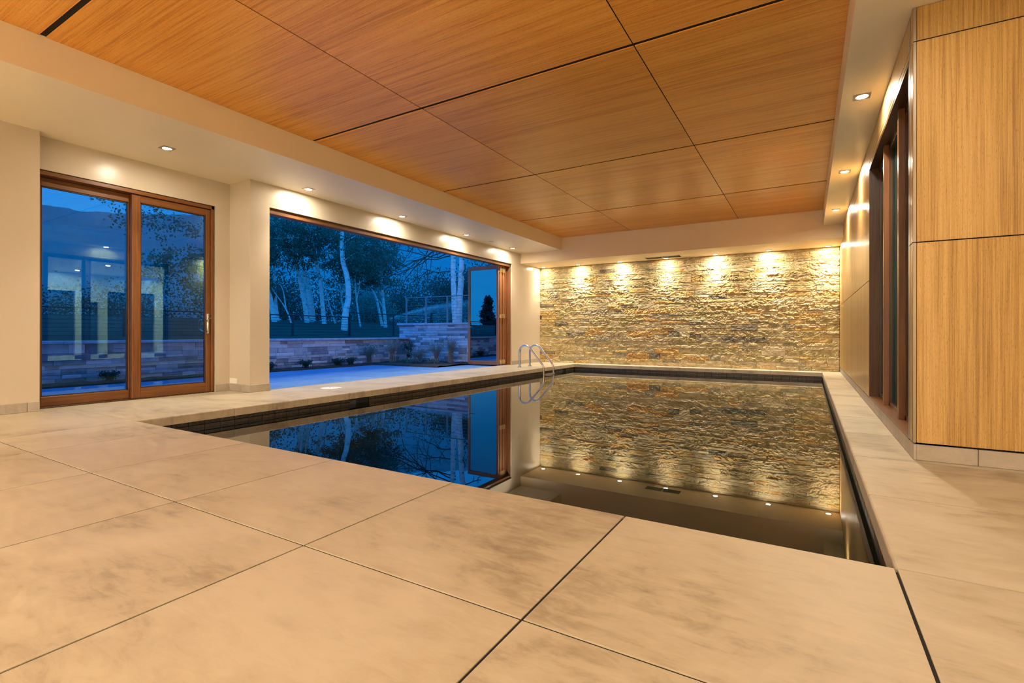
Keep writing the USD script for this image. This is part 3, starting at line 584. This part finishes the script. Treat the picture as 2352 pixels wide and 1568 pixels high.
# ------------------------------------------------------------------ outdoors: patio, bed, garden walls
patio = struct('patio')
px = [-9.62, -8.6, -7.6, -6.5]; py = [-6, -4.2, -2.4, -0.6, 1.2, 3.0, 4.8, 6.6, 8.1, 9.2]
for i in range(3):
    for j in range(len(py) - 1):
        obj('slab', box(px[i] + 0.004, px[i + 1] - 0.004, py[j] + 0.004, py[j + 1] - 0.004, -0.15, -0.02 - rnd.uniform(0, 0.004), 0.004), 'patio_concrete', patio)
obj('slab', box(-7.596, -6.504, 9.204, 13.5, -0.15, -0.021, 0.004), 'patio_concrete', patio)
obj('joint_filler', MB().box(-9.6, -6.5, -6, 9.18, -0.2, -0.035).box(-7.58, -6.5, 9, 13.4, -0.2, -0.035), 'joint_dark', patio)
XG, YG = -10.1, 11.037
gx, gy = np.meshgrid(np.linspace(XG + 0.03, -7.55, 60), np.linspace(-6, YG - 0.015, 220), indexing='ij')
inside = np.maximum(0, np.minimum(gx + 9.62, 9.2 - gy))
bz = np.where((gx > -9.6) & (gy < 9.18), -0.12, 0.0 + 0.05 * (meshkit.fbm(np.stack([gx * 6, gy * 6, gx * 0], -1), 3, 4) - 0.3))
ii, jj = np.meshgrid(np.arange(59), np.arange(219), indexing='ij'); a = (ii * 220 + jj).ravel(); q = np.stack([a, a + 220, a + 221, a + 1], -1)
obj('planting_soil', (np.stack([gx, gy, bz], -1).reshape(-1, 3), q), 'soil', None, 'dark mulch soil in the bed along the garden walls', 'soil', kind='stuff')

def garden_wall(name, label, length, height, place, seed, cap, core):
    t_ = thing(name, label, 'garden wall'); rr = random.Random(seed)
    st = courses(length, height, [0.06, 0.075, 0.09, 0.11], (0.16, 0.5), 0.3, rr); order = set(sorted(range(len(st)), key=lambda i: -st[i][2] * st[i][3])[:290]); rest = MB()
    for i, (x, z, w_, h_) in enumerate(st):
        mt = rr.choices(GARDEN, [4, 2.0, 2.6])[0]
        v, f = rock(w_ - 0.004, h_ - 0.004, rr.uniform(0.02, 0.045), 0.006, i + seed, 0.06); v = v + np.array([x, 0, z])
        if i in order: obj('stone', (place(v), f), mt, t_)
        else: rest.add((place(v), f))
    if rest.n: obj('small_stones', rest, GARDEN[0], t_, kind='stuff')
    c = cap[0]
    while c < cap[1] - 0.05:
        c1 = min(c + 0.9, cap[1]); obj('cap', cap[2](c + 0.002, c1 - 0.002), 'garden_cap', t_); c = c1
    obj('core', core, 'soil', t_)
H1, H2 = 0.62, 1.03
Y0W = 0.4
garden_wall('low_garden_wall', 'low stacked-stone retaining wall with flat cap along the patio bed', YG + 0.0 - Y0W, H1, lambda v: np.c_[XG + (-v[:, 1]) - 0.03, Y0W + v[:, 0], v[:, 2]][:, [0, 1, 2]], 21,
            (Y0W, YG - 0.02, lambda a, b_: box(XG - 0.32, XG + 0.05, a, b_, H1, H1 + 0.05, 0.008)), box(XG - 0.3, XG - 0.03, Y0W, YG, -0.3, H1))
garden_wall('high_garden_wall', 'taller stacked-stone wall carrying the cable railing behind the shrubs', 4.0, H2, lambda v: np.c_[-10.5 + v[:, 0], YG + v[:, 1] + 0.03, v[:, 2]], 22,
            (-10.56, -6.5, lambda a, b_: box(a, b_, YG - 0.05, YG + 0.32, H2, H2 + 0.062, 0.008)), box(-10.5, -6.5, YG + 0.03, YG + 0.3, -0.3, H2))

# terrain behind the walls and far hill
def ground_z(x, y):
    d = np.maximum(0, XG - 0.3 - np.asarray(x, float)); dy = np.maximum(0, np.asarray(y, float) - 4) * 0
    return 0.58 + np.minimum(d, 6) * 0.115 + 0.02 * np.maximum(d - 6, 0) + 0.05 * (meshkit.fbm(np.stack([np.asarray(x) * 0.7, np.asarray(y) * 0.7, np.zeros_like(np.asarray(x, float))], -1), 3, 9) - 0.5)
gx, gy = np.meshgrid(np.r_[np.linspace(-10.35, -20, 60), np.linspace(-21, -110, 46)], np.r_[np.linspace(-70, 0, 30), np.linspace(0.5, 30, 80), np.linspace(31, 130, 40)], indexing='ij')
gz = ground_z(gx, gy); na, nb = gx.shape; ii, jj = np.meshgrid(np.arange(na - 1), np.arange(nb - 1), indexing='ij'); a = (ii * nb + jj).ravel(); q = np.stack([a, a + 1, a + nb + 1, a + nb], -1)
obj('meadow', (np.stack([gx, gy, gz], -1).reshape(-1, 3), q), 'meadow', None, 'dark grassy ground rising behind the garden walls', 'ground', kind='structure', smooth=True)
gx2, gy2 = np.meshgrid(np.linspace(-10.4, -2, 30), np.linspace(YG + 0.28, 60, 60), indexing='ij')
gz2 = 1.0 + 0.012 * (gy2 - YG) + 0.04 * (meshkit.fbm(np.stack([gx2, gy2, gx2 * 0], -1), 3, 8) - 0.5)
gx2 = np.where(gy2 < 13.0, np.minimum(gx2, -6.6), gx2); ii, jj = np.meshgrid(np.arange(29), np.arange(59), indexing='ij'); a = (ii * 60 + jj).ravel(); q = np.stack([a, a + 60, a + 61, a + 1], -1)
obj('upper_lawn', (np.stack([gx2, gy2, gz2], -1).reshape(-1, 3), q), 'meadow', None, 'dark upper lawn behind the tall garden wall', 'ground', kind='structure', smooth=True)
obj('outer_ground', (np.array([[-2000, -2000, -0.3], [2000, -2000, -0.3], [2000, 2000, -0.3], [-2000, 2000, -0.3]], float), np.array([[0, 1, 2], [0, 2, 3]])), 'meadow', None, 'dark flat ground reaching to the horizon', 'ground', kind='structure')
az = np.radians(np.linspace(184, 85, 420)); rad = np.linspace(70, 420, 60)
A_, R_ = np.meshgrid(az, rad, indexing='ij')
hx_, hy_ = R_ * np.cos(A_), R_ * np.sin(A_)
prof = np.clip((R_ - 70) / 330, 0, 1)
fall = np.clip((np.radians(184) - A_) / np.radians(14), 0, 1); fall = fall * fall * (3 - 2 * fall)
rough = meshkit.fbm(np.stack([hx_ * 0.012, hy_ * 0.012, hx_ * 0], -1), 4, 3) - 0.5
trees_ = meshkit.fbm(np.stack([A_ * 140, R_ * 0.08, hx_ * 0], -1), 3, 6) - 0.4
up_ = np.clip((np.radians(163) - A_) / np.radians(30), 0, 1); H_ = (72 + 36 * up_ * up_ * (3 - 2 * up_) + 2.5 * np.sin(A_ * 9.0 + 0.6)) * (prof ** 0.9) * fall + 16 * rough * prof + 3.5 * trees_ * prof + 0.5
obj('hillside', (np.stack([hx_, hy_, H_], -1).reshape(-1, 3), np.stack([(i_ := (np.arange(419)[:, None] * 60 + np.arange(59)[None]).ravel()), i_ + 60, i_ + 61, i_ + 1], -1)), 'hill_scrub', None, 'broad wooded hillside far behind the trees', 'hill', kind='structure', smooth=True)

# railing on the tall wall, fences behind
rail = thing('cable_railing', 'steel cable railing standing on the tall garden wall', 'railing', (0, 0, 0))
zr = H2 + 0.062
obj('top_rail', box(-10.34, -6.6, YG + 0.09, YG + 0.13, 1.83, 1.855, 0.003), 'rail_metal', rail)
for x in (-10.31, -9.55, -8.77, -7.99, -7.2): obj('post', box(x - 0.02, x + 0.02, YG + 0.09, YG + 0.13, zr, 1.83, 0.002), 'rail_metal', rail)
for k in range(8): obj('cable', tube([(-10.3, YG + 0.11, zr + 0.09 + k * 0.085), (-6.7, YG + 0.11, zr + 0.09 + k * 0.085)], 0.0035, 6), 'rail_metal', rail)
def fence(label, pts, z0, z1):
    t_ = thing('wire_fence', label, 'fence')
    for (x, y) in pts: obj('post', box(x - 0.02, x + 0.02, y - 0.02, y + 0.02, float(ground_z(np.array(x), np.array(y))) - 0.1, z1, 0.002), 'fence_metal', t_)
    for (xa, ya), (xb, yb) in zip(pts[:-1], pts[1:]): obj('top_rail', tube([(xa, ya, z1), (xb, yb, z1)], 0.016, 6), 'fence_metal', t_)
    for k in range(7):
        z = z0 + (z1 - z0) * k / 7.3 + 0.03; obj('wire', tube([(x, y, z) for x, y in pts], 0.0045, 5), 'fence_metal', t_)
fence('dark wire fence on the left behind the low wall, lower section', [(-11.6, y) for y in (0.8, 2.65, 4.5, 6.37, 8.24, 10.1)], 0.72, 1.262)
fence('dark wire fence in the middle behind the low wall', [(-11.6, 10.13), (-11.6, 11.93), (-11.6, 13.8)], 0.8, 1.40)
fence('dark wire fence at the right seen through the cable railing', [(-11.6, 13.83), (-11.5, 15.6), (-11.3, 17.4)], 0.9, 1.515)

# ------------------------------------------------------------------ trees
def leaf_quads(centers, size, rg, flat=0.5):
    n_ = len(centers); d1 = rg.normal(size=(n_, 3)); d1 /= np.linalg.norm(d1, axis=1, keepdims=True); d2 = np.cross(d1, rg.normal(size=(n_, 3))); d2 /= np.linalg.norm(d2, axis=1, keepdims=True) + 1e-9
    s = (size * rg.uniform(0.6, 1.3, n_))[:, None]
    v = np.stack([centers - d1 * s * 0.6, centers - d2 * s * 0.42, centers + d1 * s * 0.6, centers + d2 * s * 0.42], 1).reshape(-1, 3)
    k = np.arange(n_)[:, None] * 4
    return v, np.vstack([k + [0, 1, 2], k + [0, 2, 3]])
def tree(name, label, cat, trunks, crown, n_leaf, size, leaf_m, bark='aspen_bark', seed=1, blobs=26, branches=8, group=None, tight=0.26):
    rg = np.random.default_rng(seed); t_ = thing(name, label, cat, group=group)
    for pl_, r0, r1 in trunks:
        p = smooth_path(pl_, 6); obj('trunk', tube(p, np.linspace(r0 * 1.12, r1, len(p)), 9), bark, t_, smooth=60)
    cents = []
    for (c, rad_) in crown:
        c, rad_ = np.array(c, float), np.array(rad_, float)
        u = rg.normal(size=(blobs, 3)); u /= np.linalg.norm(u, axis=1, keepdims=True); cents.append(c + u * rad_ * rg.uniform(0.25, 1.0, (blobs, 1)) ** 0.6)
    cents = np.vstack(cents)
    p0 = np.array(trunks[0][0], float)
    if branches:
        mb = MB()
        for k in rg.choice(len(cents), min(branches, len(cents)), replace=False):
            tgt = cents[k]; base = p0[min(len(p0) - 1, max(0, int(np.argmin(np.abs(p0[:, 2] - (tgt[2] - rg.uniform(0.2, 0.9)))))))]
            mid = (base + tgt) / 2 + rg.normal(size=3) * 0.12 + [0, 0, 0.1]; mb.add(tube(smooth_path([base, mid, tgt], 5), np.linspace(0.025, 0.006, 11), 5))
        obj('branches', mb, bark, t_)
    if n_leaf:
        w_ = rg.integers(0, len(cents), n_leaf); spread = np.mean([np.mean(r) for _, r in crown]) * tight
        pos = cents[w_] + rg.normal(size=(n_leaf, 3)) * spread * np.array([1, 1, 0.7])
        obj('foliage', leaf_quads(pos, size, rg), leaf_m, t_, kind='stuff')
    return t_
T = [
 ('aspen at the left edge of the opening leaning behind the pier', [([(-15.65, 10.47, 0.9), (-15.79, 10.38, 1.91), (-15.92, 10.3, 2.5), (-16.1, 10.2, 4.0), (-16.2, 10.2, 6.0)], .085, .03), ([(-16.0, 10.85, 0.9), (-16.1, 10.78, 1.79), (-16.13, 10.76, 2.4), (-16.2, 10.7, 4.2)], .055, .03)], [((-15.9, 10.6, 4.1), (1.0, 1.1, 1.2)), ((-16.2, 9.8, 3.0), (.8, .8, .8))], 4200),
 ('aspen with the first pale leaning trunk left of centre in the opening', [([(-15.58, 11.68, .9), (-15.67, 11.62, 1.82), (-15.8, 11.54, 2.6), (-15.94, 11.46, 3.39), (-16.05, 11.39, 4.1), (-16.1, 11.36, 4.66), (-16.2, 11.3, 6.5)], .08, .04), ([(-16.34, 12.37, .9), (-16.42, 12.34, 1.79), (-16.56, 12.25, 2.54), (-16.66, 12.2, 3.6)], .035, .02)], [((-16.0, 11.2, 4.6), (1.1, 1.1, 1.2)), ((-15.8, 10.9, 3.6), (.7, .7, .6))], 4600),
 ('aspen with the second pale trunk standing close beside a thin stem', [([(-15.87, 12.1, .9), (-15.93, 12.04, 1.84), (-16.02, 11.99, 2.49), (-16.14, 11.92, 3.14), (-16.21, 11.88, 3.79), (-16.27, 11.84, 4.44), (-16.4, 11.8, 6.4)], .08, .04), ([(-16.18, 12.48, .9), (-16.26, 12.43, 1.87), (-16.36, 12.37, 2.54), (-16.45, 12.3, 3.4)], .035, .02)], [((-16.6, 12.2, 5.0), (1.1, 1.1, 1.0))], 3600),
 ('aspen with the third pale trunk, split low into two stems', [([(-15.05, 12.0, .9), (-15.11, 11.95, 1.82), (-15.18, 11.91, 2.61), (-15.31, 11.83, 3.39), (-15.41, 11.77, 4.03), (-15.46, 11.74, 4.66), (-15.5, 11.7, 6.4)], .075, .04)], [((-15.3, 12.0, 4.8), (1.0, 1.1, 1.1)), ((-14.9, 12.2, 3.3), (.7, .8, .7))], 5200),
 ('largest aspen in the middle with a thick curved white trunk', [([(-13.24, 11.32, .8), (-13.19, 11.35, 1.52), (-13.13, 11.39, 1.88), (-13.12, 11.39, 2.31), (-13.17, 11.36, 2.75), (-13.27, 11.3, 3.18), (-13.3, 11.28, 3.76), (-13.3, 11.28, 4.26), (-13.4, 11.2, 6.5)], .1, .06)], [((-13.3, 11.6, 4.7), (1.3, 1.3, 1.1)), ((-13.0, 12.0, 3.3), (.6, .7, .6))], 5200),
 ('slim aspen right of the thick trunk, leaning left', [([(-14.7, 14.5, 1.0), (-14.84, 14.44, 1.72), (-14.96, 14.37, 2.28), (-15.15, 14.26, 2.81), (-15.3, 14.2, 4.2)], .05, .025)], [((-15.0, 13.9, 4.4), (1.0, 1.0, .8)), ((-14.5, 13.6, 2.9), (.6, .6, .5))], 3000),
 ('slim aspen with leafy crown just left of the bare branches', [([(-13.88, 13.85, 1.0), (-13.93, 13.82, 1.71), (-13.97, 13.79, 2.21), (-14.03, 13.76, 2.87), (-14.09, 13.72, 3.54), (-14.13, 13.7, 4.21), (-14.22, 13.65, 6.0)], .062, .03)], [((-14.1, 13.7, 4.0), (.8, .8, .9)), ((-14.0, 13.6, 2.9), (.7, .7, .6))], 3600),
 ('leafy aspen overhanging the top right of the sliding door', [([(-13.9, 8.05, .7), (-14.0, 7.95, 2.0), (-14.2, 7.8, 3.4), (-14.3, 7.7, 6.0)], .09, .05)], [((-14.6, 7.3, 3.9), (1.3, 1.4, 1.1)), ((-14.7, 7.2, 2.2), (.7, .8, .6))], 4200)]
for k, (lab, tr, cr, nl) in enumerate(T): tree('aspen_tree', lab, 'tree', tr, [((c[0], c[1], c[2] + 0.3), tuple(1.45 * v_ for v_ in q_)) for c, q_ in cr], int(nl * 1.5), 0.062, 'aspen_leaf', seed=40 + k, blobs=70, tight=0.085)
for k, (lab, pl_) in enumerate((('thin bent sapling left of the first fence post', [(-15.3, 10.9, .9), (-15.55, 10.8, 1.6), (-15.9, 10.55, 2.25)]), ('thin straight sapling behind the thick middle trunk', [(-15.2, 13.1, 1.0), (-15.35, 13.0, 2.2), (-15.4, 12.95, 3.6)]),
        ('thin leaning sapling between the third trunk and the thick trunk', [(-15.5, 12.9, 1.0), (-15.75, 12.7, 2.1), (-15.9, 12.6, 3.4)]), ('thin sapling right of the thick middle trunk', [(-14.2, 12.9, 1.0), (-14.35, 12.85, 2.0), (-14.4, 12.8, 3.0)]))):
    tree('aspen_sapling', lab, 'tree', [(pl_, .032, .016)], [(np.array(pl_[-1]) + [0, 0, .1], (.4, .4, .3))], 500, .055, 'aspen_leaf', seed=140 + k, blobs=8, branches=3)
# bare old tree with two trunks
rg = np.random.default_rng(5)
bt = thing('bare_tree', 'twin-trunked pale aspen with bare twisting branches right of the railing posts', 'tree')
for pl_, r0 in (([(-8.94, 11.75, 1.0), (-8.97, 11.73, 1.62), (-8.99, 11.72, 2.26), (-9.0, 11.71, 2.77), (-9.0, 11.71, 3.1), (-9.15, 11.72, 3.9), (-9.3, 11.7, 5.2)], .09), ([(-8.74, 11.66, 1.0), (-8.72, 11.65, 1.61), (-8.69, 11.67, 2.24), (-8.66, 11.68, 2.74), (-8.65, 11.69, 3.1), (-8.5, 11.75, 4.0), (-8.4, 11.8, 5.4)], .095)):
    p = smooth_path(pl_, 6); obj('trunk', tube(p, np.linspace(r0, r0 * 0.7, len(p)), 12), 'aspen_bark', bt, smooth=60)
mb = MB()
def twig(p, d, r, L, depth):
    n_ = 6; pts = [p]; d = d / np.linalg.norm(d)
    for k in range(n_):
        d = d + rg.normal(size=3) * 0.2 + np.array([0, 0, 0.03]); d /= np.linalg.norm(d); pts.append(pts[-1] + d * L / n_)
    mb.add(tube(pts, np.linspace(r, r * 0.45, n_ + 1), 5))
    if depth:
        for k in range(3 if depth > 1 else 2):
            j = int(rg.integers(2, n_)); twig(pts[j], d + rg.normal(size=3) * 0.7, r * 0.55, L * rg.uniform(0.45, 0.7), depth - 1)
for z, dx, dz, L in ((3.1, -1, -0.25, 2.0), (3.2, -1, 0.05, 2.3), (3.35, -1, -0.5, 2.4), (3.5, -1, 0.3, 2.2), (2.6, -1, -0.1, 1.3), (2.3, -1, -0.35, 1.0), (3.6, -1, -0.15, 2.8), (3.3, 0.9, 0.0, .6), (2.8, 0.9, -0.2, .5), (3.9, -1, 0.5, 2.0), (3.8, 0.8, 0.9, .7)):
    twig(np.array([-8.9 if dx < 0 else -8.6, 11.72, z]), np.array([dx, 0.25 * rg.normal(), dz]), 0.02, L, 3)
obj('bare_branches', mb, 'dead_bark', bt)
# thicket and shrubs behind
B = [('dark dense shrub behind the railing, left of the bare tree', (-12.2, 16.4, 2.1), (1.5, 1.3, 1.0), 6000, .075, 'conifer_leaf'), ('dark round shrub right behind the bare tree trunks', (-10.2, 15.6, 2.4), (1.3, 1.2, 1.0), 6000, .075, 'conifer_leaf'),
     ('pale feathery shrub between the slim aspens and the railing', (-16.6, 15.9, 1.8), (1.0, 1.0, .8), 5000, .06, 'shrub_leaf'), ('thicket behind the pale trunks at the left', (-21.0, 14.5, 2.2), (2.2, 2.4, 1.3), 9000, .085, 'conifer_leaf'),
     ('thicket behind the thick middle trunk', (-19.5, 18.0, 2.4), (2.2, 2.2, 1.5), 8000, .09, 'conifer_leaf'), ('dark thicket behind the slim aspens', (-18.0, 21.5, 2.4), (2.6, 2.4, 1.3), 8000, .09, 'conifer_leaf'),
     ('low thicket at the left edge of the opening', (-19.0, 11.3, 1.9), (2.0, 1.6, 1.0), 6000, .08, 'conifer_leaf'), ('dark thicket seen through the sliding door', (-22.0, 8.0, 1.5), (2.5, 3.0, .7), 8000, .07, 'conifer_leaf')]
for k, (lab, c, r_, nl, sz, lm) in enumerate(B):
    gz0 = float(ground_z(np.array(c[0]), np.array(c[1])))
    tree('shrub', lab, 'shrub', [([(c[0], c[1], gz0 - .1), (c[0] + .05, c[1], c[2] * .6 + .2), (c[0], c[1] + .05, c[2])], .06, .03)], [(c, r_)], nl, sz, lm, 'dead_bark', 80 + k, 40, 8)
for k, (x, y, h_, w_, lab) in enumerate(((-27, -20, 3.6, 1.7, 'dark conifer mirrored in the folded glass leaf'), (-31, -17, 2.6, 2.2, 'lower dark tree beside the mirrored conifer'), (-24, -21.5, 2.3, 1.8, 'rounded dark tree on the lawn toward the road'))):
    cr = [((x, y, 0.6 + h_ * f_), (w_ * (1.05 - f_) * 0.75, w_ * (1.05 - f_) * 0.75, h_ * 0.12)) for f_ in (0.15, 0.35, 0.55, 0.75, 0.92)]
    tree('conifer', lab, 'tree', [([(x, y, .3), (x, y, h_ * .5), (x, y, h_ + .4)], .14, .03)], cr, 5000, .22, 'conifer_leaf', 'dead_bark', 120 + k, 14, 0)

# planting in the bed: twiggy perennials and low flowers
def perennial(label, x, y, h_, w_, n_, seed, lm='sage_leaf', head=True):
    rg = np.random.default_rng(seed); t_ = thing('garden_shrub', label, 'plant'); mb = MB(); ends = []
    for k in range(n_):
        a = rg.uniform(0, 2 * np.pi); l = w_ * rg.uniform(0.2, 1) ** 0.7; p1 = np.array([x + math.cos(a) * l, y + math.sin(a) * l * .7, h_ * rg.uniform(.65, 1.05)]); p0 = np.array([x + rg.normal() * .04, y + rg.normal() * .04, 0.0])
        mid = (p0 + p1) / 2 + np.array([0, 0, .1 * h_]) - 0.15 * np.array([math.cos(a) * l, math.sin(a) * l, 0]); mb.add(tube(smooth_path([p0, mid, p1], 3), np.linspace(.005, .002, 7), 4)); ends += [p1, (p1 + mid) / 2, mid]
    obj('stems', mb, lm, t_, kind='stuff')
    e_ = np.array(ends); pos = e_[rg.integers(0, len(e_), 700)] + rg.normal(size=(700, 3)) * np.array([.03, .03, .05]) * (h_ + .3)
    obj('foliage', leaf_quads(pos, .024, rg), lm, t_, kind='stuff')
perennial('pale twiggy shrub against the low wall near its right end', -9.68, 9.9, .62, .28, 60, 1)
perennial('bluish shrub against the low wall left of the pale twiggy one', -9.7, 9.1, .5, .32, 60, 2, 'shrub_leaf')
perennial('dark bushy shrub in the corner where the two garden walls meet', -9.74, 10.62, .55, .25, 70, 3, 'conifer_leaf')
perennial('wide spreading grassy shrub in front of the left part of the tall wall', -9.25, 10.45, .34, .42, 60, 4)
perennial('upright purple-stemmed shrub in the middle of the tall wall', -8.75, 10.65, .55, .35, 60, 5)
perennial('tall narrow tufted shrub beside the folded door', -8.25, 10.65, .64, .2, 80, 6)
for k, (y, lab) in enumerate(((6.4, 'small low tuft at the left foot of the low wall'), (7.3, 'second small low tuft at the foot of the low wall'), (8.2, 'third small low tuft at the foot of the low wall'), (8.6, 'fourth small low tuft at the foot of the low wall'), (3.6, 'low dark planting seen through the sliding door'))): perennial(lab, -9.8, y, .16, .2, 40, 20 + k, 'conifer_leaf')
for k, (x, y, lab) in enumerate(((-9.2, 9.95, 'low white-flowering clump at the bed front left'), (-8.85, 9.85, 'low white-flowering clump at the bed front middle'), (-8.3, 9.95, 'low flowering clump nearest the folded door'))):
    rg = np.random.default_rng(60 + k); t_ = thing('flower_clump', lab, 'flowers', (x, y, 0.02))
    obj('foliage', leaf_quads(rg.normal(size=(400, 3)) * [.1, .07, .03] + [0, 0, .06], .03, rg), 'shrub_leaf', t_, kind='stuff'); obj('blossoms', leaf_quads(rg.normal(size=(16, 3)) * [.1, .06, .02] + [0, 0, .12], .022, rg), 'petal', t_, kind='stuff')

# lawn sprinkler jet beyond the fence
sp = thing('water_spray', 'pale jet of sprinkler water arcing over the lawn behind the fence', 'water spray', kind='stuff'); rg = np.random.default_rng(9)
n_ = 40000; tt = rg.uniform(0, 1, n_) ** 0.7; p = np.array([-13.0, 13.15, 1.32]) + tt[:, None] * np.array([2.5, 1.5, 0.0]); p[:, 2] += 0.95 * tt - 0.38 * tt ** 2 - np.abs(rg.normal(size=n_)) * (0.04 + 0.5 * tt) * (rg.random(n_) < .65); p += rg.normal(size=(n_, 3)) * (0.015 + 0.06 * tt[:, None])
obj('droplets', leaf_quads(p[p[:, 2] > 1.2], .0075, rg), 'spray_water', sp)
mk = thing('marker_flag', 'tiny red marker stake beyond the fence', 'marker', (-14.9, 12.9, 1.1)); obj('stake', cyl(.012, 0, .22, 8), 'red_plastic', mk); obj('flag', box(0, .06, -.003, .003, .2, .26, .001), 'red_plastic', mk)
